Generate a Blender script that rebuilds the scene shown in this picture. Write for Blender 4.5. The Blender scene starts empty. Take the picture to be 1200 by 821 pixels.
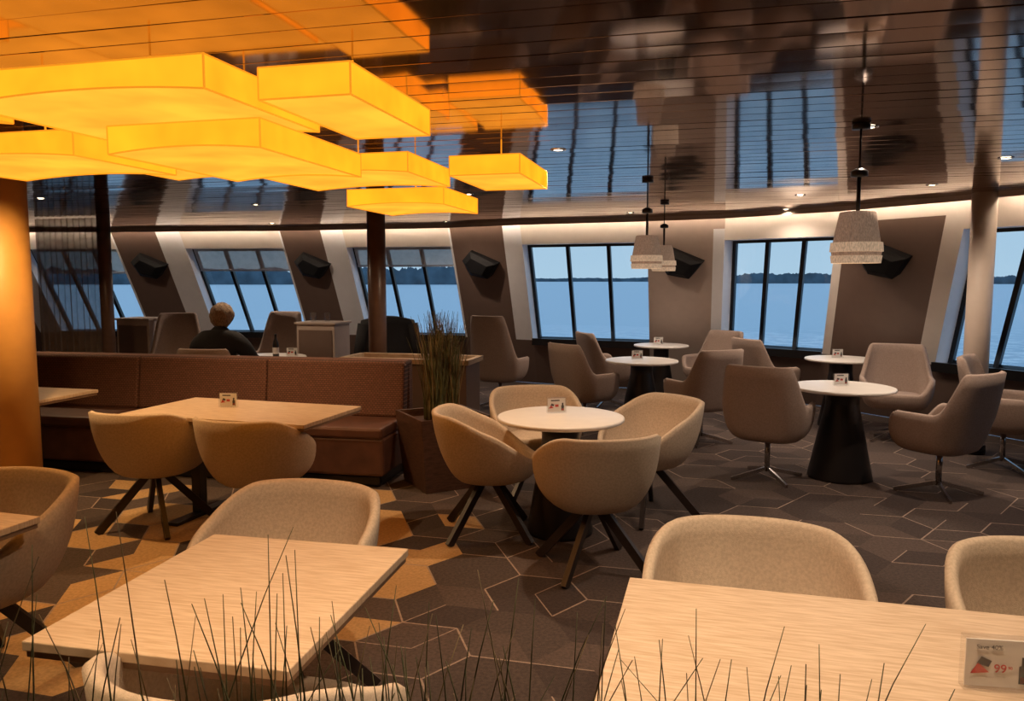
import bpy, math, random
from mathutils import Vector, Matrix
random.seed(7)
S=bpy.context.scene
S.view_settings.view_transform='Standard'
COL=S.collection
AL=math.radians(-14)
E1=Vector((math.cos(AL),math.sin(AL),0)); E2=Vector((-math.sin(AL),math.cos(AL),0))
CEIL=2.40
RK=Vector((-.125,-.5,0))

# ---------------- materials ----------------
def mat(name,base,rough=.6,metal=0,var=.12,nscale=8,bump=0,bscale=60,emit=None,es=1,stretch=(1,1,1),col2=None,spec=.5,coat=0):
    m=bpy.data.materials.new(name); m.use_nodes=True
    nt=m.node_tree; b=nt.nodes['Principled BSDF']
    b.inputs['Roughness'].default_value=rough; b.inputs['Metallic'].default_value=metal
    b.inputs['Specular IOR Level'].default_value=spec
    b.inputs['Coat Weight'].default_value=coat
    tc=nt.nodes.new('ShaderNodeTexCoord'); mp=nt.nodes.new('ShaderNodeMapping'); mp.inputs['Scale'].default_value=stretch
    nt.links.new(tc.outputs['Object'],mp.inputs['Vector'])
    nz=nt.nodes.new('ShaderNodeTexNoise'); nz.inputs['Scale'].default_value=nscale; nz.inputs['Detail'].default_value=5
    nt.links.new(mp.outputs[0],nz.inputs['Vector'])
    cr=nt.nodes.new('ShaderNodeValToRGB')
    c1=[max(0,c*(1-var)) for c in base[:3]]+[1]
    c2=list(col2)+[1] if col2 else [min(1,c*(1+var)) for c in base[:3]]+[1]
    cr.color_ramp.elements[0].position=.35; cr.color_ramp.elements[0].color=c1
    cr.color_ramp.elements[1].position=.65; cr.color_ramp.elements[1].color=c2
    nt.links.new(nz.outputs['Fac'],cr.inputs['Fac']); nt.links.new(cr.outputs[0],b.inputs['Base Color'])
    if bump:
        n2=nt.nodes.new('ShaderNodeTexNoise'); n2.inputs['Scale'].default_value=bscale; n2.inputs['Detail'].default_value=3
        nt.links.new(mp.outputs[0],n2.inputs['Vector'])
        bp=nt.nodes.new('ShaderNodeBump'); bp.inputs['Strength'].default_value=bump; bp.inputs['Distance'].default_value=.01
        nt.links.new(n2.outputs['Fac'],bp.inputs['Height']); nt.links.new(bp.outputs[0],b.inputs['Normal'])
    if emit:
        b.inputs['Emission Color'].default_value=list(emit)+[1]; b.inputs['Emission Strength'].default_value=es
    return m

def emis(name,col,st,var=.1,nscale=3):
    m=bpy.data.materials.new(name); m.use_nodes=True; nt=m.node_tree
    for n in list(nt.nodes): nt.nodes.remove(n)
    o=nt.nodes.new('ShaderNodeOutputMaterial'); e=nt.nodes.new('ShaderNodeEmission'); e.inputs['Strength'].default_value=st
    tc=nt.nodes.new('ShaderNodeTexCoord'); nz=nt.nodes.new('ShaderNodeTexNoise'); nz.inputs['Scale'].default_value=nscale
    cr=nt.nodes.new('ShaderNodeValToRGB')
    cr.color_ramp.elements[0].position=.3; cr.color_ramp.elements[1].position=.7
    cr.color_ramp.elements[0].color=[c*(1-var) for c in col]+[1]; cr.color_ramp.elements[1].color=[c*(1+var) for c in col]+[1]
    nt.links.new(tc.outputs['Object'],nz.inputs['Vector']); nt.links.new(nz.outputs['Fac'],cr.inputs[0])
    nt.links.new(cr.outputs[0],e.inputs[0]); nt.links.new(e.outputs[0],o.inputs[0])
    return m

def glassmat(name,tint=(1,1,1),gl=.06):
    m=bpy.data.materials.new(name); m.use_nodes=True; nt=m.node_tree
    for n in list(nt.nodes): nt.nodes.remove(n)
    o=nt.nodes.new('ShaderNodeOutputMaterial'); t=nt.nodes.new('ShaderNodeBsdfTransparent'); t.inputs[0].default_value=list(tint)+[1]
    g=nt.nodes.new('ShaderNodeBsdfGlossy'); g.inputs['Roughness'].default_value=.02
    x=nt.nodes.new('ShaderNodeMixShader'); x.inputs[0].default_value=gl
    nt.links.new(t.outputs[0],x.inputs[1]); nt.links.new(g.outputs[0],x.inputs[2]); nt.links.new(x.outputs[0],o.inputs[0])
    return m

def sheer(name,col,op):
    m=mat(name,col,.9); nt=m.node_tree; b=nt.nodes['Principled BSDF']; b.inputs['Alpha'].default_value=op
    return m

def woodmat(name,a,bcol,rough=.38):
    return mat(name,a,rough,var=.0,nscale=5,col2=bcol,stretch=(2.2,24,3),bump=.05,bscale=20)

def patmat(name,c1,c2):
    m=mat(name,c1,.85,bump=.2,bscale=300); nt=m.node_tree; b=nt.nodes['Principled BSDF']
    tc=nt.nodes.new('ShaderNodeTexCoord'); mp=nt.nodes.new('ShaderNodeMapping'); mp.inputs['Rotation'].default_value=(math.radians(90),0,0)
    br=nt.nodes.new('ShaderNodeTexBrick'); br.inputs['Scale'].default_value=18; br.inputs['Color1'].default_value=c1+(1,)
    br.inputs['Color2'].default_value=tuple(x*1.3 for x in c1)+(1,); br.inputs['Mortar'].default_value=c2+(1,); br.inputs['Mortar Size'].default_value=.04
    br.inputs['Brick Width'].default_value=.5; br.inputs['Row Height'].default_value=.3
    nt.links.new(tc.outputs['Object'],mp.inputs[0]); nt.links.new(mp.outputs[0],br.inputs['Vector']); nt.links.new(br.outputs['Color'],b.inputs['Base Color'])
    return m

M_ceil=mat('ceiling_bronze_gloss',(.29,.185,.135),.075,.88,var=.04,nscale=2)
M_ceilgap=mat('ceiling_joint_dark',(.01,.008,.007),.8)
M_light=mat('wall_light_panel',(.76,.70,.64),.6,var=.02)
M_taupe=mat('wall_brown_panel',(.165,.11,.087),.5,var=.03,bump=.03,bscale=200)
M_taupe2=mat('wall_taupe_panel',(.46,.37,.315),.55,var=.03,bump=.03,bscale=200)
M_wallin=mat('wall_inner_brown',(.25,.16,.10),.6,var=.04)
M_reveal=mat('window_reveal_white',(.86,.87,.90),.5,var=.02)
M_dark=mat('dark_frame_metal',(.012,.011,.012),.35,.3)
M_black=mat('black_lacquer',(.012,.010,.010),.35)
M_speaker=mat('black_speaker_shell',(.006,.006,.007),.6,spec=.2)
M_blackwood=mat('black_stained_wood',(.025,.016,.013),.4,stretch=(2,2,20))
M_glass=glassmat('window_glass')
M_blind=sheer('roller_blind_fabric',(.6,.63,.68),.8)
M_steel=mat('brushed_steel',(.55,.52,.5),.25,1)
M_oak=woodmat('light_oak_laminate',(.47,.335,.215),(.62,.475,.335))
M_oakedge=mat('oak_edge',(.24,.15,.09),.5)
M_white=mat('white_tabletop',(.76,.72,.67),.35,var=.03)
M_fabA=mat('beige_wool',(.51,.405,.30),.95,var=.1,nscale=90,bump=.3,bscale=350)
M_fabB=mat('taupe_wool',(.34,.255,.21),.95,var=.1,nscale=90,bump=.3,bscale=350)
M_bench=patmat('rust_pattern_fabric',(.15,.066,.042),(.065,.030,.021))
M_benchseat=mat('rust_leather',(.095,.040,.026),.5,var=.2)
M_plant=mat('planter_dark_wood',(.075,.037,.024),.45,var=.3,stretch=(2,2,10))
M_reed=mat('reed_green',(.095,.10,.042),.6,var=.5,nscale=12)
M_reed2=mat('reed_straw',(.20,.15,.075),.6,var=.4,nscale=12)
M_col=mat('column_ochre_paint',(.60,.31,.075),.5,var=.04)
M_colb=mat('column_brown_paint',(.17,.10,.07),.35)
M_coll=mat('column_beige_paint',(.66,.55,.46),.5,var=.03)
M_lampS=emis('lamp_fabric_side',(2.2,.54,.018),1.0,.14,5)
M_lampB=emis('lamp_diffuser',(1.6,.55,.04),1.0,.16,4)
M_lampE=mat('lamp_edge_trim',(.6,.3,.05),.6,emit=(1.0,.34,.015),es=.85)
M_led=emis('cove_led',(1,.80,.60),34,.02)
M_down=emis('downlight_lens',(1,.8,.55),14,.02)
M_paper=mat('paper_white',(.75,.72,.68),.6,var=.02)
M_red=mat('print_red',(.55,.03,.02),.6)
M_ink=mat('print_black',(.02,.02,.025),.6)
M_acr=glassmat('acrylic_clear',(.96,.96,.96),.1)
M_skin=mat('skin',(.55,.32,.22),.5,var=.06)
M_hair=mat('grey_blond_hair',(.34,.24,.16),.8,var=.4,nscale=30,bump=.8,bscale=60,stretch=(3,3,1))
M_jacket=mat('dark_jacket',(.014,.014,.018),.8,bump=.3,bscale=40)
M_trouser=mat('dark_trousers',(.02,.022,.03),.8)
M_curtain=sheer('sheer_mesh_curtain',(.30,.22,.16),.78)
M_carp=[mat('carpet_brown_a',(.060,.040,.032),.95,var=.25,nscale=60,bump=.4,bscale=300),
        mat('carpet_brown_b',(.080,.053,.042),.95,var=.25,nscale=60,bump=.4,bscale=300),
        mat('carpet_brown_c',(.044,.028,.023),.95,var=.25,nscale=60,bump=.4,bscale=300),
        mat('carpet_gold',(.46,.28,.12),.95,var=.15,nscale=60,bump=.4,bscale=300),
        mat('carpet_line',(.32,.235,.18),.95,var=.15,nscale=60)]
def shademat(name,c,e,es):
    m=mat(name,c,.9,emit=e,es=es); nt=m.node_tree; b=nt.nodes['Principled BSDF']
    tc=nt.nodes.new('ShaderNodeTexCoord'); mp=nt.nodes.new('ShaderNodeMapping'); mp.inputs['Scale'].default_value=(1,1,.25)
    nz=nt.nodes.new('ShaderNodeTexNoise'); nz.inputs['Scale'].default_value=260
    cr=nt.nodes.new('ShaderNodeValToRGB'); cr.color_ramp.elements[0].position=.35; cr.color_ramp.elements[1].position=.65
    cr.color_ramp.elements[0].color=tuple(x*.75 for x in c)+(1,); cr.color_ramp.elements[1].color=tuple(x*1.15 for x in c)+(1,)
    nt.links.new(tc.outputs['Object'],mp.inputs[0]); nt.links.new(mp.outputs[0],nz.inputs[0]); nt.links.new(nz.outputs['Fac'],cr.inputs[0]); nt.links.new(cr.outputs[0],b.inputs['Base Color'])
    c2=nt.nodes.new('ShaderNodeValToRGB'); c2.color_ramp.elements[0].position=.35; c2.color_ramp.elements[1].position=.65
    c2.color_ramp.elements[0].color=tuple(x*.65 for x in e)+(1,); c2.color_ramp.elements[1].color=tuple(x*1.1 for x in e)+(1,)
    nt.links.new(nz.outputs['Fac'],c2.inputs[0]); nt.links.new(c2.outputs[0],b.inputs['Emission Color'])
    return m
M_shade=shademat('pendant_shade_linen',(.30,.22,.17),(1,.64,.43),.17)
M_shade2=shademat('pendant_shade_band',(.38,.29,.21),(1,.68,.44),.42)

# ---------------- mesh builder ----------------
class MB:
    def __init__(s): s.v=[];s.f=[];s.m=[];s.s=[]
    def add(s,vs,fs,m=0,sm=False):
        o=len(s.v); s.v+= [tuple(v) for v in vs]
        for f in fs: s.f.append([i+o for i in f]); s.m.append(m); s.s.append(sm)
    def box(s,c,sz,m=0,rz=0,M=None):
        x,y,z=[a/2 for a in sz]
        vs=[Vector((a*x,b*y,d*z)) for a in(-1,1) for b in(-1,1) for d in(-1,1)]
        R=M if M else Matrix.Rotation(rz,3,'Z')
        vs=[R@v+Vector(c) for v in vs]
        s.add(vs,[(0,1,3,2),(4,6,7,5),(0,4,5,1),(2,3,7,6),(0,2,6,4),(1,5,7,3)],m)
    def loft(s,rings,m=0,sm=True,c0=True,c1=True,closed=True):
        n=len(rings[0]); vs=[p for r in rings for p in r]; fs=[]
        for j in range(len(rings)-1):
            for i in range(n if closed else n-1):
                k=(i+1)%n; fs.append((j*n+i,j*n+k,(j+1)*n+k,(j+1)*n+i))
        if c0: fs.append(tuple(reversed(range(n))))
        if c1: fs.append(tuple((len(rings)-1)*n+i for i in range(n)))
        s.add(vs,fs,m,sm)
    def lathe(s,prof,m=0,seg=40,c=(0,0,0),sm=True,c0=True,c1=True):
        s.loft([[Vector((r*math.cos(2*math.pi*i/seg)+c[0],r*math.sin(2*math.pi*i/seg)+c[1],z+c[2])) for i in range(seg)] for r,z in prof],m,sm,c0,c1)
    def tube(s,p,q,r1,r2,m=0,seg=10,sm=True,flat=1):
        p=Vector(p);q=Vector(q);d=(q-p).normalized()
        a=d.cross(Vector((0,0,1)));
        if a.length<1e-3:a=Vector((1,0,0))
        a.normalize();b=d.cross(a)
        s.loft([[c+a*r*math.cos(2*math.pi*i/seg)+b*r*flat*math.sin(2*math.pi*i/seg) for i in range(seg)] for c,r in((p,r1),(q,r2))],m,sm)
    def bar(s,p,q,w,d,m=0,nrm=Vector((0,1,0))):
        p=Vector(p);q=Vector(q);t=(q-p).normalized(); a=t.cross(nrm).normalized(); b=t.cross(a).normalized()
        vs=[c+a*w/2*x+b*d/2*y for c in(p,q) for x,y in((-1,-1),(1,-1),(1,1),(-1,1))]
        s.add(vs,[(3,2,1,0),(4,5,6,7),(0,1,5,4),(1,2,6,5),(2,3,7,6),(3,0,4,7)],m)
    def quad(s,a,b,c,d,m=0): s.add([a,b,c,d],[(0,1,2,3)],m)
    def mesh(s,name,mats):
        me=bpy.data.meshes.new(name); me.from_pydata(s.v,[],s.f)
        for m in mats: me.materials.append(m)
        for p,mi,sm in zip(me.polygons,s.m,s.s): p.material_index=mi; p.use_smooth=sm
        me.update(); return me
def put(name,me,loc=(0,0,0),rz=0,bevel=0,parent=None):
    o=bpy.data.objects.new(name,me); COL.objects.link(o); o.location=loc; o.rotation_euler=(0,0,rz)
    if bevel:
        b=o.modifiers.new('bevel','BEVEL'); b.width=bevel; b.segments=2; b.limit_method='ANGLE'; b.angle_limit=math.radians(40)
    if parent: o.parent=parent
    return o
def empty(name,loc=(0,0,0),rz=0):
    o=bpy.data.objects.new(name,None); COL.objects.link(o); o.location=loc; o.rotation_euler=(0,0,rz); o.empty_display_size=.1; return o

# ---------------- front bulkhead ----------------
V2=lambda x,y:Vector((x,y,0))
WIN=[(V2(-10.3,13.35),V2(-8.9,13.5)),(V2(-7.75,13.5),V2(-6.2,13.45)),(V2(-5.0,13.3),V2(-3.4,13.15)),(V2(-2.3,12.85),V2(-.67,12.45)),
     (V2(.42,11.8),V2(2.06,11.15)),(V2(3.03,10.6),V2(4.02,9.63)),(V2(4.8,8.35),V2(5.5,7.0)),(V2(5.95,5.9),V2(6.35,4.5))]
Z0,Z1,ZT=.70,2.10,2.24; REC=.28
def up(p,z): q=p+RK*(z-Z0); return Vector((q.x,q.y,z))
def nrm(A,B): d=(B-A).normalized(); return Vector((-d.y,d.x,0))
INN=[]
for A,B in WIN:
    n=nrm(A,B); INN.append((A-n*REC,B-n*REC,n))
wall=MB()
def strip(P,Q,za,zb,m):
    wall.quad(up(P,za),up(Q,za),up(Q,zb),up(P,zb),m)
for i,(P,Q,n) in enumerate(INN):
    strip(P,Q,0,Z0,1); strip(P,Q,Z1,ZT,0); strip(P,Q,ZT,CEIL+.02,0)
    A,B=WIN[i]
    wall.quad(up(P,Z0),up(P,Z1),up(A,Z1),up(A,Z0),2)
    wall.quad(up(Q,Z0),up(B,Z0),up(B,Z1),up(Q,Z1),2)
    wall.quad(up(P,Z1),up(Q,Z1),up(B,Z1),up(A,Z1),2)
    wall.quad(up(P,Z0),up(A,Z0),up(B,Z0),up(Q,Z0),2)
    if i<len(INN)-1:
        R=INN[i+1][0]; W=R-Q
        if i<4: segs=((0,.03,2),(.03,.66 if i<3 else .76,1),(.66 if i<3 else .76,1,2))
        elif i==4: segs=((0,.86,3),(.86,1,2))
        else: segs=((0,.08,0),(.08,.86,1),(.86,1,0))
        for s0,s1,m in segs:
            a=Q+W*s0;b=Q+W*s1
            strip(a,b,0,Z0,1 if m!=3 else 3); strip(a,b,Z0,ZT,m); strip(a,b,ZT,CEIL+.02,m if i<4 else (3 if i==4 else 0))
put('wall_front',wall.mesh('wall_front',[M_light,M_taupe,M_reveal,M_taupe2]))
def poly_at(z):
    pts=[]
    for P,Q,n in INN: pts+= [up(P,z),up(Q,z)]
    pts+=[Vector((6.7,-2.6,z)),Vector((-10.6,-2.6,z))]
    return pts
pf=poly_at(0);pc=poly_at(CEIL)
def sidewall(name,i,j,m):
    w=MB(); w.quad(pf[i],pf[j],pc[j],pc[i]); put(name,w.mesh(name,[m]))
N=len(pf)
sidewall('wall_right',N-3,N-2,M_wallin); sidewall('wall_back',N-2,N-1,M_wallin); sidewall('wall_left',N-1,0,M_wallin)

for i,(A,B) in enumerate(WIN):
    n=nrm(A,B); e=empty('window_%d'%(i+1),up((A+B)/2,Z0))
    fr=MB(); g=MB()
    L=lambda s,z:up(A.lerp(B,s),z)-n*.03 - e.location
    sn=Vector((n.x,n.y,.5)).normalized()
    fr.bar(L(0,Z0),L(1,Z0),.06,.06,0,sn); fr.bar(L(0,Z1),L(1,Z1),.05,.06,0,sn)
    for s,w in((.012,.05),(1/3,.05),(2/3,.05),(.988,.05)):
        fr.bar(L(s,Z0),L(s,Z1),w,.06,0,sn)
    g.quad(L(0,Z0)+n*.02,L(1,Z0)+n*.02,L(1,Z1)+n*.02,L(0,Z1)+n*.02)
    put('frame_%d'%(i+1),fr.mesh('frame',[M_dark]),parent=e)
    put('glass_%d'%(i+1),g.mesh('glass',[M_glass]),parent=e)
    if i in(1,2,3):
        b=MB(); zb={1:1.72,2:1.76,3:1.82}[i]
        b.quad(L(.02,zb)-n*.06,L(.98,zb)-n*.06,L(.98,Z1)-n*.06,L(.02,Z1)-n*.06)
        b.bar(L(.02,zb)-n*.06,L(.98,zb)-n*.06,.025,.02,0,sn)
        put('blind_%d'%(i+1),b.mesh('blind',[M_blind]),parent=e)
sill=MB()
for i,(P,Q,n) in enumerate(INN):
    sill.bar(up(P,Z0-.02)-n*.03,up(Q,Z0-.02)-n*.03,.05,.1,0,Vector((0,0,1)))
put('trim_sill',sill.mesh('trim_sill',[M_dark]))
led=MB(); lip=MB()
nodes=[]
for P,Q,n in INN: nodes+=[(up(P,CEIL),n),(up(Q,CEIL),n)]
for (a,na),(b,nb) in zip(nodes[:-1],nodes[1:]):
    za=Vector((0,0,-.03))
    led.tube(a-na*.11+za,b-nb*.11+za,.008,.008,0,6)
    lip.bar(a-na*.135+Vector((0,0,-.025)),b-nb*.135+Vector((0,0,-.025)),.012,.055,0,Vector((0,0,1)))
put('cove_light_strip',led.mesh('led',[M_led]))
put('trim_cove',lip.mesh('trim_cove',[M_taupe2]))

# ---------------- ceiling ----------------
def inter(c,poly):
    us=[]
    for i in range(len(poly)):
        p=poly[i];q=poly[(i+1)%len(poly)]
        vp=p.dot(E2);vq=q.dot(E2)
        if (vp-c)*(vq-c)<0:
            t=(c-vp)/(vq-vp); us.append(p.lerp(q,t).dot(E1))
    return (min(us),max(us)) if len(us)>=2 else None
cl=MB(); flat=[Vector((p.x,p.y,0)) for p in pc]
vmin=min(p.dot(E2) for p in flat); vmax=max(p.dot(E2) for p in flat); PW=.15;v=vmin
while v<vmax:
    r=inter(v+PW/2,flat)
    if r:
        u0,u1=r[0]-.03,r[1]+.0
        tl=random.uniform(-.0006,.0006); rings=[]
        prof=[(0.002,.012),(.0025,.0008),(.005,0),(PW-.005,0),(PW-.0025,.0008),(PW-.002,.012)]
        nseg=max(2,int((u1-u0)/.35)); ph=random.uniform(0,6); ph2=random.uniform(0,6)
        for k in range(nseg+1):
            u=u0+(u1-u0)*k/nseg; w=.0006*math.sin(u*1.7+ph)+.0005*math.sin(u*5+ph2); tk=tl+.0003*math.sin(u*2.3+ph2)
            ring=[]
            for (pv,pz) in prof:
                q=E1*u+E2*(v+pv); q.z=CEIL+pz+tk*(pv/PW-.5)*2+w
                ring.append(q)
            rings.append(ring)
        cl.loft(rings,0,True,False,False,closed=False)
    v+=PW
me=cl.mesh('ceiling',[M_ceil])
for e in me.edges:
    a=me.vertices[e.vertices[0]].co;b=me.vertices[e.vertices[1]].co
    if abs((b-a).normalized().dot(E1))>.9: e.use_edge_sharp=True
put('ceiling',me)
sl=MB(); n=len(pc)
sl.add([Vector((p.x,p.y,CEIL+.015)) for p in pc]+[Vector((p.x,p.y,CEIL+.25)) for p in pc],[tuple(range(n)),tuple(range(n,2*n))]+[(i,(i+1)%n,n+(i+1)%n,n+i) for i in range(n)])
put('ceiling_light_block',sl.mesh('ceiling_light_block',[M_ceilgap]))  # unseen solid slab added above the planks to block light

# ---------------- floor ----------------
fl=MB(); n=len(pf)
fl.add([Vector((p.x,p.y,-.002)) for p in pf]+[Vector((p.x,p.y,-.3)) for p in pf],[tuple(range(n))]+[(i,(i+1)%n,n+(i+1)%n,n+i) for i in range(n)],0)
def inside(p):
    c=False
    for i in range(len(pf)):
        a=pf[i];b=pf[(i+1)%len(pf)]
        if (a.y>p.y)!=(b.y>p.y) and p.x<(b.x-a.x)*(p.y-a.y)/(b.y-a.y)+a.x: c=not c
    return c
R=.27; rr=random.Random(3); seen=set()
def line(a,b,w=.0045):
    dd=(b-a).normalized(); pn=Vector((-dd.y,dd.x,0))*w; z=Vector((0,0,.0015))
    fl.add([a-pn+z,b-pn+z,b+pn+z,a+pn+z],[(0,1,2,3)],4)
for i in range(-28,32):
    for j in range(-14,36):
        c=E1*(i*R*1.5)+E2*((j+(i%2)*.5)*R*math.sqrt(3))
        if not (-7.5<c.x<6.5 and .8<c.y<13.5): continue
        cor=[c+(E1*math.cos(k*math.pi/3)+E2*math.sin(k*math.pi/3))*R for k in range(6)]
        if not all(inside(p) for p in cor): continue
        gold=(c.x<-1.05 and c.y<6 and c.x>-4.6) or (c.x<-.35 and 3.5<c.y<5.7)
        o=rr.choice([0,1]); single=rr.random()<.25
        if single:
            m=rr.choice([0,0,1,2])
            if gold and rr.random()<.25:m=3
            fl.add(cor,[tuple(range(6))],m)
        else:
            for k in range(3):
                a=cor[(2*k+o)%6];b=cor[(2*k+1+o)%6];d=cor[(2*k+2+o)%6]
                m=rr.choice([0,1,2])
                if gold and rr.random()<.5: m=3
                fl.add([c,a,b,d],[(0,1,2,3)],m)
                if rr.random()<.25: line(c,a,.003)
        for k in range(6):
            a=cor[k];b=cor[(k+1)%6]; key=(round((a.x+b.x)*20),round((a.y+b.y)*20))
            if key in seen: continue
            seen.add(key)
            if rr.random()<.6: line(a,b)
put('floor',fl.mesh('floor',M_carp))

# ---------------- exterior ----------------
sea=MB(); sea.quad((-9000,-200,-14),(9000,-200,-14),(9000,14000,-14),(-9000,14000,-14))
M_sea=mat('sea_ice_water',(.24,.40,.56),.4,var=.12,nscale=.012,bump=0)
nt=M_sea.node_tree;b=nt.nodes['Principled BSDF']
tc=nt.nodes.new('ShaderNodeTexCoord');n1=nt.nodes.new('ShaderNodeTexNoise');n1.inputs['Scale'].default_value=.22;n1.inputs['Detail'].default_value=8;n1.inputs['Roughness'].default_value=.7
nt.links.new(tc.outputs['Object'],n1.inputs['Vector'])
cr=nt.nodes.new('ShaderNodeValToRGB');cr.color_ramp.elements[0].position=.46;cr.color_ramp.elements[0].color=(.34,.46,.56,1);cr.color_ramp.elements[1].position=.56;cr.color_ramp.elements[1].color=(.95,.97,.98,1)
nt.links.new(n1.outputs['Fac'],cr.inputs[0])
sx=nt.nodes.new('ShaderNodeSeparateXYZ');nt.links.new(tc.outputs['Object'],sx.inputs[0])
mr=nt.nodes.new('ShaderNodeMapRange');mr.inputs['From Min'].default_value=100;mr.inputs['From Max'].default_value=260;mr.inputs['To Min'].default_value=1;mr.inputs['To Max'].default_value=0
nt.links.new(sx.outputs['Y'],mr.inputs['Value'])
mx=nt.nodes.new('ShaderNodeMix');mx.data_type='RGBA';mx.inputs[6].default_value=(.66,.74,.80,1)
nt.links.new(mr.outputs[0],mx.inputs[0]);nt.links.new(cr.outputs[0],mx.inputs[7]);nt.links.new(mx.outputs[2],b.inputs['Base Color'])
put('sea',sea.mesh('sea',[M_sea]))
M_tree=mat('distant_forest',(.10,.145,.18),.95,var=.3,nscale=.02)
def treeline(name,Rd,a0,a1,h0,h1):
    t=MB(); rn=random.Random(a0); k=int(abs(a1-a0)*900/1.2); top=[];bot=[]; h=(h0+h1)/2
    for i in range(k+1):
        a=a0+(a1-a0)*i/k; h+=rn.uniform(-.18,.18)*(h1-h0); h=max(h0,min(h1,h)); ends=min(1,i/8,(k-i)/8+.02)
        x=a*Rd;y=Rd
        bot.append(Vector((x,y,-14.5)));top.append(Vector((x,y,-14+(h+14)*ends+rn.uniform(0,2.5)*ends)))
    t.loft([bot,top],0,False,False,False,closed=False); put(name,t.mesh(name,[M_tree]))
treeline('forest_shore',2100,-.62,-.03,16,34)
treeline('forest_shore',4200,-.03,.24,2,9)
treeline('forest_shore',2600,.27,.52,5,20)
treeline('forest_shore',2300,.56,.9,3,15)

w=bpy.data.worlds.new('dusk_sky'); S.world=w; w.use_nodes=True; nt=w.node_tree; bg=nt.nodes['Background']
tc=nt.nodes.new('ShaderNodeTexCoord'); sx=nt.nodes.new('ShaderNodeSeparateXYZ'); cr=nt.nodes.new('ShaderNodeValToRGB')
nt.links.new(tc.outputs['Generated'],sx.inputs[0]); nt.links.new(sx.outputs['Z'],cr.inputs[0]); nt.links.new(cr.outputs[0],bg.inputs[0])
cr.color_ramp.elements[0].position=0; cr.color_ramp.elements[0].color=(.40,.60,.77,1)
cr.color_ramp.elements[1].position=.35; cr.color_ramp.elements[1].color=(.25,.46,.72,1)
bg.inputs[1].default_value=1.05

# ---------------- chairs ----------------
def sstep(a,b,x):
    t=max(0,min(1,(x-a)/(b-a))); return t*t*(3-2*t)
def se(th,a,b,e):
    c=math.sin(th);s_=-math.cos(th)
    return (a*abs(c)**(2/e)*(1 if c>=0 else -1), b*abs(s_)**(2/e)*(1 if s_>=0 else -1))
def shell(mb,W,D,zb,ztf,e,leanf,th=.035,r0=.42,seat=.45,m=0,n=64):
    def pt(a,z,zt,off):
        h=max(zt-zb,.02); q=max(0,min(1,(z-zb)/h)); rho=r0+(1-r0)*math.sqrt(max(0,1-(1-q)**2.4))
        x,y=se(a,W/2-off,D/2-off,e); x*=rho;y*=rho
        lx,ly=leanf(z,x,y); return Vector((lx,ly,z))
    rings=[]
    A=[2*math.pi*i/n for i in range(n)]
    for j in range(11):
        q=(j/10)**1.5
        rings.append([pt(a,zb+(ztf(a)-zb)*q,ztf(a),0) for a in A])
    rings.append([pt(a,ztf(a),ztf(a),th*.5)+Vector((0,0,.012)) for a in A])
    for j in range(9):
        q=1-j/8
        rings.append([pt(a,seat-.02+(max(ztf(a),seat)-.004-seat+.02)*q,ztf(a),th) for a in A])
    rings.append([Vector((p.x*.5,p.y*.5,p.z+.0)) for p in rings[-1]])
    mb.loft(rings,m)
    cr=[]
    for f,z in((.86,seat-.03),(.93,seat),(.92,seat+.03),(.84,seat+.045),(.5,seat+.055),(.05,seat+.057)):
        r=[]
        for a in A:
            x,y=se(a,(W/2-th)*.84,(D/2-th)*.84,e); r.append(Vector((x*f,y*f+.015,z)))
        cr.append(r)
    mb.loft(cr,m)
def ang(a):
    d=math.degrees(a)%360; return min(d,360-d)
def chairA():
    mb=MB()
    ztf=lambda a: .79-(.79-.50)*sstep(42,160,ang(a))
    shell(mb,.68,.63,.35,ztf,2.4,lambda z,x,y:(x*(1+.05*max(0,z-.5)),y-(.12*max(0,z-.45) if y<0 else 0)*(-y/.3)),r0=.45,seat=.44)
    mb.lathe([(.10,.335),(.12,.352)],1,20)
    for sx in(-1,1):
        for sy in(-1,1):
            mb.bar((sx*.035,sy*.035,.35),(sx*.25,sy*.25,.0+.004),.048,.03,1,Vector((-sx,sy,0)))
    return mb.mesh('dining_chair',[M_fabA,M_blackwood])
def chairB(H,name):
    mb=MB()
    def ztf(a):
        d=ang(a)
        return .63+(H-.63)*(1-sstep(46,78,d))-(.63-.49)*sstep(112,158,d)
    def lean(z,x,y):
        if z>.5:
            k=(z-.5); y2=y-.15*k*(min(1,-y/.15) if y<0 else 0); x2=x*(1-.34*max(0,z-.62))
            return x2,y2
        return x,y
    shell(mb,.68,.60,.33,ztf,3.4,lean,r0=.62,seat=.43,th=.045)
    mb.tube((0,0,.06),(0,0,.34),.022,.022,1,12)
    for k in range(4):
        a=math.pi/4+k*math.pi/2
        mb.bar((0,0,.085),(math.cos(a)*.31,math.sin(a)*.31,.012),.03,.018,1,Vector((-math.sin(a),math.cos(a),0)))
    return mb.mesh(name,[M_fabB,M_steel])
MA=chairA(); MBm=chairB(.94,'lounge_chair'); MC=chairB(1.16,'high_back_chair')
def chair(me,name,x,y,fx,fy):
    put(name,me,(x,y,0),math.atan2(fy,fx)-math.pi/2)
TC=(.31,4.83)
for x,y in((-.15,4.80),(.46,4.20),(.93,5.18),(.18,5.58)): chair(MA,'dining_chair',x,y,TC[0]-x,TC[1]-y)
chair(MA,'dining_chair',-.85,2.76,-.242,-.97)
chair(MA,'dining_chair',-.60,1.76,.242,.97)
chair(MA,'dining_chair',.745,2.27,-.242,-.97)
chair(MA,'dining_chair',1.60,2.05,-.242,-.97)
chair(MA,'dining_chair',-2.13,2.96,-.35,-.9)
chair(MA,'dining_chair',-2.34,4.95,.2,.97)
chair(MA,'dining_chair',-1.58,4.70,.30,.95)
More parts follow.
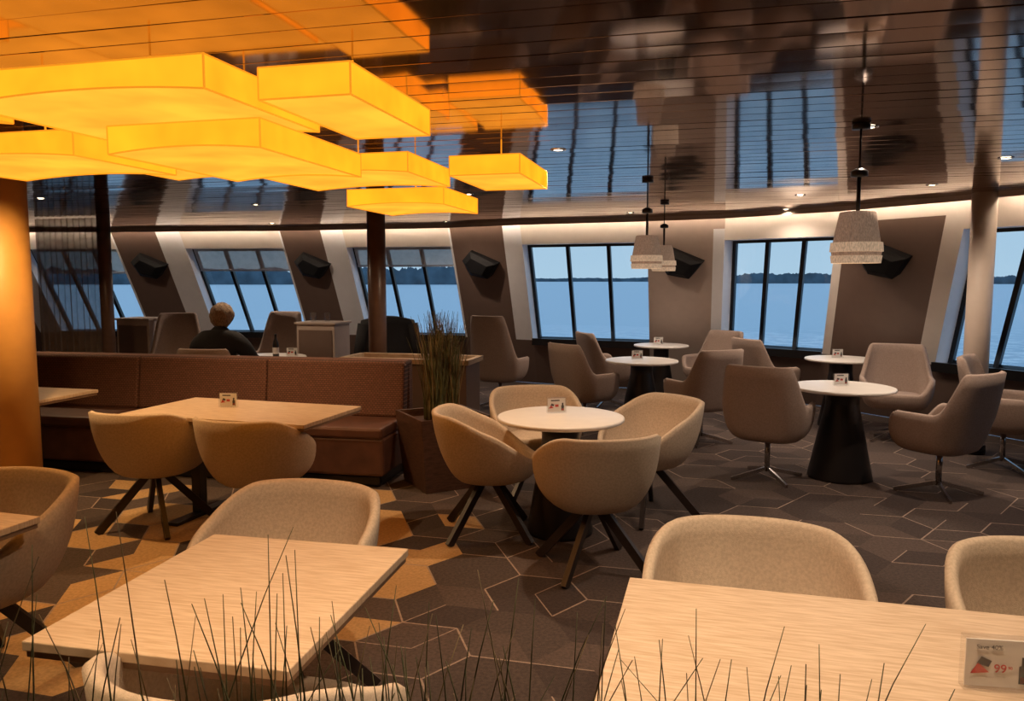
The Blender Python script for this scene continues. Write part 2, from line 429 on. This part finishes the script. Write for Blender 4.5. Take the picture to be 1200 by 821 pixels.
LB=[(2.08,6.15,.55,.80),(3.24,5.72,-.50,.82),(3.86,7.65,-.3,-.65),(2.92,8.75,.64,.25),(2.55,9.75,-.6,-.5),(1.88,7.55,-.38,.85),(.78,8.15,.7,.5),(1.20,9.75,.78,.25),(4.22,6.50,.7,-.62)]
for x,y,fx,fy in LB: chair(MBm,'lounge_chair',x,y,fx,fy)
for x,y,fx,fy in((-.15,9.7,.5,.95),(-4.35,9.9,.3,-1),(-3.2,10.3,-.2,-1),(-1.5,9.2,-.2,1)): chair(MC,'high_back_chair',x,y,fx,fy)

# ---------------- tables ----------------
def round_table(x,y,r=.40,rb=.20,rt=.10,name='round_table'):
    mb=MB()
    mb.lathe([(r-.02,.722),(r-.003,.728),(r,.738),(r-.003,.748),(r-.012,.75)],0,64)
    mb.lathe([(rb,0),(rb,.02),(rt,.60),(rt,.70),(rt+.06,.722)],1,40)
    put(name,mb.mesh(name,[M_white,M_black]),(x,y,0))
round_table(*TC,.405,.21,.12)
round_table(2.69,6.19,.40,.25,.13)
round_table(1.40,8.24,.39,.24,.12)
round_table(1.98,10.15,.36,.2,.1)
round_table(3.62,8.40,.38,.22,.12)
round_table(4.60,5.88,.40,.22,.12)
round_table(-2.75,8.62,.42,.2,.1)
def rect_table(cx,cy,w,d,rz=AL,two=False):
    mb=MB()
    mb.box((0,0,.7375),(w,d,.025),0); mb.box((0,0,.716),(w-.012,d-.012,.018),1)
    xs=(-w*.28,w*.28) if two else (0,)
    for x in xs:
        mb.box((x,0,.36),(.07,.07,.69),2)
        mb.box((x,0,.012),(.42 if not two else .08,.06,.024),2); mb.box((x,0,.012),(.08,d*.75,.024),2)
        mb.box((x,0,.70),(.3,.3,.012),2)
    put('dining_table',mb.mesh('dining_table',[M_oak,M_oakedge,M_black]),(cx,cy,0),rz,bevel=.003)
rect_table(-.76,2.10,.70,.80,math.radians(-11.8))
rect_table(.345+.6*.967-.35*.255,2.18-.6*.255-.35*.967,1.2,.70,math.radians(-14.8),True)
rect_table(-1.79,5.07,1.36,.72,math.radians(-17),True)
rect_table(-3.66,5.80,.66,.60)
rect_table(-2.17,2.52,.70,.70,math.radians(-16))

def card(x,y,rz=0,z=.75,big=False):
    e=empty('menu_card_stand',(x,y,z),rz)
    if big: W_,H_,T=.15,.115,.03
    else: W_,H_,T=.13,.10,.03
    mb=MB(); mb.box((0,0,H_/2+.001),(W_,T,H_),0); put('acrylic_block',mb.mesh('acr',[M_acr]),parent=e,bevel=.002)
    mb=MB()
    mb.box((0,0,H_/2+.001),(W_-.012,.004,H_-.012),0)
    def pg(pts,m): mb.add([Vector((a*W_,-.004,H_*b)) for a,b in pts],[tuple(range(len(pts)))],m)
    pg([(-.40,.30),(-.15,.34),(-.30,.52)],1)
    pg([(-.32,.50),(-.16,.44),(-.12,.56),(-.26,.64)],2)
    pg([(.24,.15),(.38,.15),(.38,.48),(.35,.50),(.35,.66),(.27,.66),(.27,.50),(.24,.48)],2)
    pg([(.26,.16),(.36,.16),(.36,.28),(.26,.28)],1)
    if not big:
        pg([(-.30,.78),(.15,.78),(.15,.86),(-.30,.86)],2); pg([(-.08,.4),(.1,.4),(.1,.56),(-.08,.56)],1)
    put('printed_card',mb.mesh('card',[M_paper,M_red,M_ink]),parent=e)
    if big:
        for txt,px,pz,sz,mm in(('Save 40%',-.05,.098,.014,M_ink),('99',-.014,.048,.026,M_red),('90',.014,.056,.009,M_red)):
            c=bpy.data.curves.new('print_text','FONT'); c.body=txt; c.size=sz; c.extrude=.0003; c.materials.append(mm)
            o=bpy.data.objects.new('print_text',c); COL.objects.link(o); o.parent=e; o.location=(px,-.0046,pz-.008); o.rotation_euler=(math.radians(90),0,0)
card(1.035,1.56,math.radians(-8),big=True)
card(TC[0]-.02,TC[1]+.12,.2); card(-1.93,5.17,-.1); card(2.70,6.25,.1); card(1.36,8.3,.1); card(3.6,8.45,.1); card(1.95,10.2,0)

# ---------------- banquette ----------------
bang=math.radians(-11)
bq=MB()
Lb=3.70
bq.box((0,.34,.05),(Lb-.1,.56,.10),2)
bq.box((0,.30,.25),(Lb,.60,.30),1)
nc=3
for k in range(nc):
    x=-Lb/2+(k+.5)*Lb/nc
    bq.box((x,.28,.435),(Lb/nc-.008,.58,.09),1)
    bq.box((x,.565,.70),(Lb/nc-.004,.13,.46),0,M=Matrix.Rotation(math.radians(-7),3,'X'))
bq.box((0,.69,.46),(Lb,.12,.90),0)
bq.box((0,.655,.915),(Lb,.19,.05),0)
dirb=Vector((math.cos(bang),math.sin(bang),0)); pR=Vector((-.99,5.79,0)); ctr=pR-dirb*(Lb/2)
put('banquette_sofa',bq.mesh('banquette_sofa',[M_bench,M_benchseat,M_black]),ctr,bang,bevel=.022)

def reeds(mb,cx,cy,z0,rx,ry,n,h0,h1,w,seed,rz=AL,spread=.12):
    rn=random.Random(seed)
    for k in range(n):
        bx,by=rn.uniform(-rx,rx),rn.uniform(-ry,ry)
        v=Vector((bx*math.cos(rz)-by*math.sin(rz)+cx,bx*math.sin(rz)+by*math.cos(rz)+cy,z0))
        h=rn.uniform(h0,h1); dx,dy=rn.gauss(0,spread),rn.gauss(0,spread*.7); rings=[]; b=rn.uniform(1.3,2.4)
        for j in range(7):
            t=j/6; c=v+Vector((dx*h*t**b,dy*h*t**b,h*t)); r=w*(1-t*.75)
            rings.append([c+Vector((r*math.cos(q*2.094+k),r*math.sin(q*2.094+k),0)) for q in range(3)])
        mb.loft(rings,0 if rn.random()<.65 else 1,True)
def taper_planter(name,cx,cy,w0,w1,h,rz,reedargs):
    e=empty(name,(cx,cy,0),rz)
    mb=MB()
    def ring(w,z): return [Vector((sx*w/2,sy*w/2,z)) for sx,sy in((-1,-1),(1,-1),(1,1),(-1,1))]
    mb.loft([ring(w0,0),ring(w1,h),ring(w1-.05,h),ring(w1-.07,h-.06)],0,False)
    put('box',mb.mesh('box',[M_plant]),parent=e,bevel=.004)
    r=MB(); reeds(r,0,0,h-.07,w1*.20,w1*.20,*reedargs)
    put('reeds',r.mesh('reeds',[M_reed,M_reed2]),parent=e)
taper_planter('reed_planter',-.55,6.00,.48,.58,.57,math.radians(28),(340,.48,.88,.006,5,0,.10))

e=empty('long_reed_planter',(-.12,.86,0),math.radians(-4))
mb=MB(); mb.box((0,0,.40),(1.5,.26,.80),0); mb.box((0,0,.805),(1.44,.20,.02),1)
put('box',mb.mesh('box',[M_plant,M_ceilgap]),parent=e,bevel=.005)
r=MB()
reeds(r,-.14,0,.80,.54,.09,95,.24,.43,.0024,21,0,.16)
reeds(r,-.02,0,.80,.20,.09,80,.28,.43,.0026,25,0,.12)
reeds(r,-.20,0,.80,.44,.08,26,.42,.53,.0023,29,0,.13)
reeds(r,.36,0,.80,.14,.07,22,.34,.46,.0022,24,0,.13)
put('reeds',r.mesh('reeds',[M_reed,M_reed2]),parent=e)

lp=MB(); lp.box((0,0,.41),(1.25,.45,.82),0)
for y in(-.23,.23): lp.box((0,y,.84),(1.31,.05,.05),1)
for x in(-.63,.63): lp.box((x,0,.84),(.05,.51,.05),1)
put('divider_planter_box',lp.mesh('divider',[M_taupe,M_oak]),(-.98,7.5,0),AL,bevel=.004)
lp=MB(); lp.box((0,0,.54),(.5,.4,1.08),0); lp.box((0,0,1.09),(.54,.44,.025),0)
lp.box((0,-.205,.8),(.44,.012,.42),1)
cab=lp.mesh('service_cabinet',[M_taupe2,M_taupe])
put('service_cabinet',cab,(-2.30,9.35,0),AL,bevel=.004); put('service_cabinet',cab,(-4.95,10.3,0),AL,bevel=.004)
for dx in(-.12,.05):
    g=MB(); g.lathe([(.03,0),(.033,.002),(.036,.11),(.034,.11),(.030,.006)],0,20,c1=False)
    put('drinking_glass',g.mesh('glass',[M_acr]),(-2.30+dx,9.35,1.1025))
bt=MB(); bt.lathe([(.03,0),(.034,.004),(.034,.15),(.028,.18),(.013,.215),(.012,.25),(.014,.252),(.014,.268),(.0,.27)],0,24,c1=False)
bt.lathe([(.0345,.05),(.0345,.12)],1,24,c0=False,c1=False)
put('bottle',bt.mesh('bottle',[M_black,M_paper]),(-2.60,8.42,.75))
card(-2.48,8.62,0)

ct=MB(); rings=[]
for j in range(10):
    t=j/9; z=1.19-.62*t; w=.30+.06*t+.02*math.sin(5*t); rings.append([Vector((w*math.cos(a)*(1+.05*math.sin(5*a+t*4)),(.11+.05*t)*math.sin(a)-.0,z-(.05*abs(math.cos(a))**2 if j<2 else 0))) for a in [2*math.pi*i/32 for i in range(32)]])
ct.loft(rings,0)
for sx in(-1,1): ct.tube((sx*.27,-.03,1.1),(sx*.36,-.08,.62),.075,.06,0,14)
put('draped_coat',ct.mesh('coat',[M_jacket]),(-1.44,8.90,0),math.atan2(1,-.2)-math.pi/2)

def column(name,x,y,r,m):
    c=MB(); c.lathe([(r,0),(r,CEIL-.003)],0,48); c.lathe([(r+.012,0),(r+.012,.08),(r,.085)],1,48,c1=False)
    put(name,c.mesh(name,[m,M_dark]),(x,y,0))
column('column_ochre',-3.47,5.2,.20,M_col)
column('column_brown',-1.42,8.1,.095,M_colb)
column('column_brown',-4.95,9.4,.075,M_colb)
column('column_beige',4.30,7.08,.105,M_coll)

cu=MB(); rings=[]
for z in (0.02,.6,1.2,1.8,2.385):
    rings.append([Vector((-6.15+.95*i/90,10.0-.24*.95*i/90+.035*math.sin(i*.75)+.01*math.sin(i*.31+z),z)) for i in range(91)])
cu.loft(rings,0,True,False,False,closed=False); put('sheer_curtain',cu.mesh('curtain',[M_curtain]))

# ---------------- wall speakers ----------------
for i in range(len(INN)-1):
    Q=INN[i][1];P=INN[i+1][0];n=nrm(Q,P)
    c=up(Q.lerp(P,.42 if i<4 else .45),1.86)
    mb=MB()
    t=(P-Q).normalized(); wn=Vector((-n.x,-n.y,0)); nn=(wn+Vector((0,0,-.42))).normalized()
    upv=nn.cross(t).normalized()*-1
    if upv.z<0: upv=-upv
    k_=1.18
    def W(x,y,d): return (t*x+upv*y)*k_+nn*d
    back=[W(-.27,.03,.004),(W(-.17,-.13,.004)),(W(.12,-.17,.004)),(W(.27,.0,.004)),(W(-.10,.17,.004))]
    mid=[W(-.25,.05,.07),(W(-.15,-.14,.10)),(W(.10,-.18,.13)),(W(.25,.0,.10)),(W(-.10,.17,.07))]
    front=[W(-.16,.03,.16),(W(-.10,-.08,.18)),(W(.06,-.11,.19)),(W(.15,.0,.17)),(W(-.07,.10,.14))]
    mb.loft([back,mid,front],0,False)
    put('wall_speaker',mb.mesh('wall_speaker',[M_speaker]),c,bevel=.006)

# ---------------- pendant lamps ----------------
emis_p=emis('pendant_diffuser',(1,.68,.38),3.5,.02)
def pendant(x,y):
    e=empty('pendant_lamp',(x,y,0))
    mb=MB()
    mb.lathe([(.045,CEIL-.025),(.045,CEIL-.002)],1,24); mb.tube((0,0,2.12),(0,0,CEIL-.02),.006,.006,1,8)
    mb.tube((0,0,1.93),(0,0,2.14),.010,.010,1,12); mb.lathe([(.016,2.135),(.042,2.14),(.042,2.165),(.016,2.18)],1,24)
    for k in range(3):
        a=k*2.094; mb.tube((0,0,1.95),(.085*math.cos(a),.085*math.sin(a),1.94),.003,.003,1,6)
    def pl(prof,m):
        mb.loft([[Vector((r*(1+.012*math.cos(30*2*math.pi*i/120))*math.cos(2*math.pi*i/120),r*(1+.012*math.cos(30*2*math.pi*i/120))*math.sin(2*math.pi*i/120),z)) for i in range(120)] for r,z in prof],m,True,False,False)
    pl([(.082,1.96),(.086,1.955),(.096,1.90),(.113,1.80)],0); pl([(.123,1.805),(.127,1.758)],2); pl([(.119,1.757),(.116,1.735)],0); pl([(.122,1.738),(.117,1.70)],2); pl([(.113,1.80),(.123,1.805)],0)
    mb.lathe([(.11,1.712),(.0,1.712)],3,32,c0=False,c1=False)
    put('shade',mb.mesh('pendant',[M_shade,M_dark,M_shade2,emis_p]),parent=e)
for x,y in((1.77,3.98),(1.07,6.15),(1.56,7.95)): pendant(x,y)

# ---------------- yellow panel lamps ----------------
LAMPS=[(-.57,2.83,.32,.71,2.19,0),(-1.27,2.78,.92,.70,2.18,.022),(-1.07,3.16,.62,.80,2.07,.018),(-2.05,3.45,.85,.60,2.10,.02),(-.86,4.38,.85,.66,2.16,.02),(-.06,4.40,.38,.70,2.16,0),(-.62,5.02,.62,.70,2.06,.015),(-2.3,2.7,.7,.7,2.2,.02),(-1.75,4.25,.6,.6,2.2,.015)]
def panel_lamp(x,y,w,d,zb,arch):
    h=.10; mb=MB(); N_=12
    zf=lambda s:zb+arch*(1-(2*s-1)**2)
    for sy in(-1,1):
        lo=[Vector((-w/2+w*k/N_,sy*d/2,zf(k/N_))) for k in range(N_+1)]; hi=[Vector((p.x,p.y,zb+h)) for p in lo]
        mb.loft([lo,hi],0,False,False,False,closed=False)
    for sx in(-1,1):
        mb.quad((sx*w/2,-d/2,zb),(sx*w/2,d/2,zb),(sx*w/2,d/2,zb+h),(sx*w/2,-d/2,zb+h),0)
    a=[Vector((-w/2+w*k/N_,-d/2,zf(k/N_)+.004)) for k in range(N_+1)]; b=[Vector((p.x,d/2,p.z)) for p in a]
    mb.loft([a,b],1,False,False,False,closed=False)
    mb.quad((-w/2,-d/2,zb+h),(w/2,-d/2,zb+h),(w/2,d/2,zb+h),(-w/2,d/2,zb+h),1)
    for sx in(-1,1):
        for sy in(-1,1): mb.bar((sx*w/2,sy*d/2,zb),(sx*w/2,sy*d/2,zb+h),.005,.005,2)
        mb.bar((sx*w/2,-d/2,zb),(sx*w/2,d/2,zb),.005,.005,2,Vector((0,0,1))); mb.bar((sx*w/2,-d/2,zb+h),(sx*w/2,d/2,zb+h),.005,.005,2,Vector((0,0,1)))
    for sy in(-1,1):
        mb.bar((-w/2,sy*d/2,zb+h),(w/2,sy*d/2,zb+h),.005,.005,2,Vector((0,0,1)))
        for k in range(N_): mb.bar((-w/2+w*k/N_,sy*d/2,zf(k/N_)),(-w/2+w*(k+1)/N_,sy*d/2,zf((k+1)/N_)),.005,.005,2,Vector((0,0,1)))
    mb.tube((0,0,zb+h),(0,0,CEIL-.002),.004,.004,3,6)
    put('panel_ceiling_lamp',mb.mesh('panel_lamp',[M_lampS,M_lampB,M_lampE,M_lampE]),(x,y,0),AL)
for l in LAMPS: panel_lamp(*l)

# ---------------- downlights and added fill spots ----------------
def spot(x,y,P,ang_=115,col=(1,.73,.49),rad=.03):
    d=MB(); d.lathe([(.028,CEIL-.006),(.045,CEIL-.006),(.048,CEIL-.001)],0,28,c0=False,c1=False); d.lathe([(.03,CEIL-.003),(.001,CEIL-.003)],1,24,c0=False,c1=False)
    e=empty('downlight_or_fill',(x,y,0)); put('ring',d.mesh('downlight',[M_steel,M_down]),parent=e)
    l=bpy.data.lights.new('spot','SPOT'); l.energy=P; l.color=col; l.spot_size=math.radians(ang_); l.spot_blend=.9; l.shadow_soft_size=rad
    o=bpy.data.objects.new('spot_beam',l); COL.objects.link(o); o.parent=e; o.location=(0,0,CEIL-.015)
OR=(1,.60,.26)
NE=(1,.78,.60)
spot(1.84,4.05,75,125,NE); spot(.28,4.75,105); spot(3.2,5.07,90,130,NE); spot(3.5,6.5,80,140,NE)
spot(-.15,2.1,110); spot(.75,1.3,108,120); spot(-1.35,1.3,100,120,(1,.68,.38)); spot(1.9,2.6,90,125)
spot(-3.0,4.6,130,135,OR); spot(-2.0,5.6,105,130,(1,.64,.33)); spot(2.7,7.3,80,145,NE); spot(1.4,9.2,85,150,NE); spot(-.4,7.2,65,140); spot(-2.7,8.2,60,140); spot(-4.6,7.6,70,140,(1,.66,.36))  # extra spots added over the seating groups to brighten them
spot(-3.4,11.0,80,155,NE); spot(-.9,10.6,80,155,NE); spot(3.1,8.8,60,150,NE); spot(-4.6,2.6,110,140,OR); spot(-6.0,11.2,65,155,NE)  # fill spots added to lift the dim ambient and wash the front wall

# ---------------- person ----------------
def skinobj(name,verts,edges,radii,m,parent,root=0,sub=2):
    me=bpy.data.meshes.new(name); me.from_pydata(verts,edges,[]); me.materials.append(m)
    o=bpy.data.objects.new(name,me); COL.objects.link(o); o.parent=parent
    o.modifiers.new('skin','SKIN')
    for i,r in enumerate(radii):
        me.skin_vertices[0].data[i].radius=(r if isinstance(r,tuple) else (r,r)); me.skin_vertices[0].data[i].use_root=(i==root)
    o.modifiers['skin'].use_smooth_shade=True
    s=o.modifiers.new('sub','SUBSURF'); s.levels=sub; s.render_levels=sub
    return o
pe=empty('seated_person',(-2.95,7.72,0),math.radians(-6))
V=[(0,0,.52),(0,-.03,.68),(0,-.02,.86),(0,.01,1.0),(0,.03,1.09),(0,.05,1.15)]
Rr=[(.17,.14),(.17,.14),(.20,.14),(.20,.13),(.10,.09),(.07,.07)]
E=[(0,1),(1,2),(2,3),(3,4),(4,5)]
for sx in(-1,1):
    b=len(V); V+=[(sx*.18,.0,1.0),(sx*.25,.02,.93),(sx*.31,.14,.75),(sx*.24,.30,.785),(sx*.17,.40,.80)]
    Rr+=[.10,.09,.07,.055,.04]; E+=[(3,b),(b,b+1),(b+1,b+2),(b+2,b+3),(b+3,b+4)]
skinobj('jacket',V,E,Rr,M_jacket,pe)
V=[(0,0,.53)];Rr=[(.16,.13)];E=[]
for sx in(-1,1):
    b=len(V); V+=[(sx*.10,.03,.53),(sx*.13,.25,.53),(sx*.15,.46,.51),(sx*.15,.48,.28),(sx*.15,.46,.10)]
    Rr+=[.10,.085,.07,.06,.05]; E+=[(0,b),(b,b+1),(b+1,b+2),(b+2,b+3),(b+3,b+4)]
skinobj('trousers',V,E,Rr,M_trouser,pe)
for sx in(-1,1):
    skinobj('shoe_'+('l' if sx<0 else 'r'),[(sx*.15,.44,.05),(sx*.16,.55,.045),(sx*.165,.65,.035)],[(0,1),(1,2)],[.048,.045,.034],M_black,pe)
    w=Vector((sx*.17,.40,.795)); fwd=Vector((-sx*.35,.93,0)).normalized(); sd=Vector((-sx*.93,-.35,0)).normalized()
    V=[w,w+fwd*.045,w+fwd*.085];Rr=[(.026,.018),(.036,.016),(.038,.014)];E=[(0,1),(1,2)]
    skinobj('palm_'+('l' if sx<0 else 'r'),[tuple(v) for v in V],E,Rr,M_skin,pe)
    for k,(o_,L_) in enumerate(((.028,.068),(.010,.078),(-.010,.072),(-.028,.056))):
        b0=w+fwd*.075+sd*o_; p1=b0+fwd*L_*.45+Vector((0,0,.006)); p2=b0+fwd*L_*.78-Vector((0,0,.004)); p3=b0+fwd*L_-Vector((0,0,.014))
        skinobj('finger_%d'%(k+1),[tuple(v) for v in(b0,p1,p2,p3)],[(0,1),(1,2),(2,3)],[.009,.009,.008,.007],M_skin,pe,sub=1)
    b0=w+fwd*.03+sd*.028; skinobj('thumb',[tuple(b0),tuple(b0+fwd*.03+sd*.025),tuple(b0+fwd*.055+sd*.032)],[(0,1),(1,2)],[.012,.010,.008],M_skin,pe,sub=1)
def headmesh(scale):
    mb=MB(); rings=[]; n=32; J=20
    for j in range(1,J):
        ph=math.pi*j/J; z=-math.cos(ph); ring=[]
        for i in range(n):
            a=2*math.pi*i/n; x=math.sin(ph)*math.sin(a); y=math.sin(ph)*math.cos(a)
            zz=z; wx=.078;wy=.098;hz=.120
            if z<0: wx*=1-.28*(-z)**1.3; wy*=1-.12*(-z)
            px,py,pz=x*wx,y*wy,zz*hz
            if y<-.1 and z<-.3: py*=.82
            if y>.8:
                g=math.exp(-(x/.16)**2)*math.exp(-((z+.12)/.16)**2); py+=.026*g
                py+=.006*math.exp(-(x/.3)**2)*math.exp(-((z+.52)/.08)**2)
                for s_ in(-1,1): py-=.010*math.exp(-((x-s_*.38)/.16)**2)*math.exp(-((z-.05)/.10)**2)
                py+=.010*math.exp(-(x/.3)**2)*math.exp(-((z+.85)/.12)**2)
            ring.append(Vector((px,py,pz))*scale)
        rings.append(ring)
    mb.loft(rings,0); return mb
hd=empty('head',(0,.075,1.235)); hd.parent=pe; hd.rotation_euler=(math.radians(-8),0,math.radians(-12))
mb=headmesh(1)
for s_ in(-1,1):
    mb.lathe([(.001,-.012),(.010,-.008),(.0125,0),(.010,.008),(.001,.012)],1,14,c=(s_*.031,.082,.008))
    mb.lathe([(.004,-.03),(.017,-.015),(.021,.008),(.014,.028),(.003,.033)],0,14,c=(s_*.079,-.004,-.005))
mb.box((0,.0935,-.063),(.045,.008,.010),2)
put('face',mb.mesh('face',[M_skin,M_ink,M_red]),parent=hd)
hb=MB(); rings=[];n=40
rn=random.Random(4)
for j in range(14):
    t=j/13; ring=[]
    for i in range(n):
        a=2*math.pi*i/n; f=(math.cos(a)+1)/2
        phm=math.radians(150-88*sstep(.45,.95,f)); ph=.04+phm*t*1.0
        x=math.sin(ph)*math.sin(a);y=math.sin(ph)*math.cos(a);z=math.cos(ph)
        k=1+.035*math.sin(a*9+j)+rn.uniform(-.03,.03)
        taper=1 if z>0 else 1-.15*(-z)
        ring.append(Vector((x*.118*k*taper,y*.122*k*taper-.006,z*.138*k+.006)))
    rings.append(ring)
hb.loft(rings,0,True,True,False)
put('hair',hb.mesh('hair',[M_hair]),parent=hd)
chair(MBm,'lounge_chair',-2.95,7.66,.1,1)

cam=bpy.data.cameras.new('camera'); co=bpy.data.objects.new('camera',cam); COL.objects.link(co)
cam.sensor_width=36; cam.lens=900/1200*36; cam.clip_start=.05; cam.clip_end=30000
co.location=(0,0,1.62); co.rotation_euler=(math.radians(90-5.33),0,0); S.camera=co
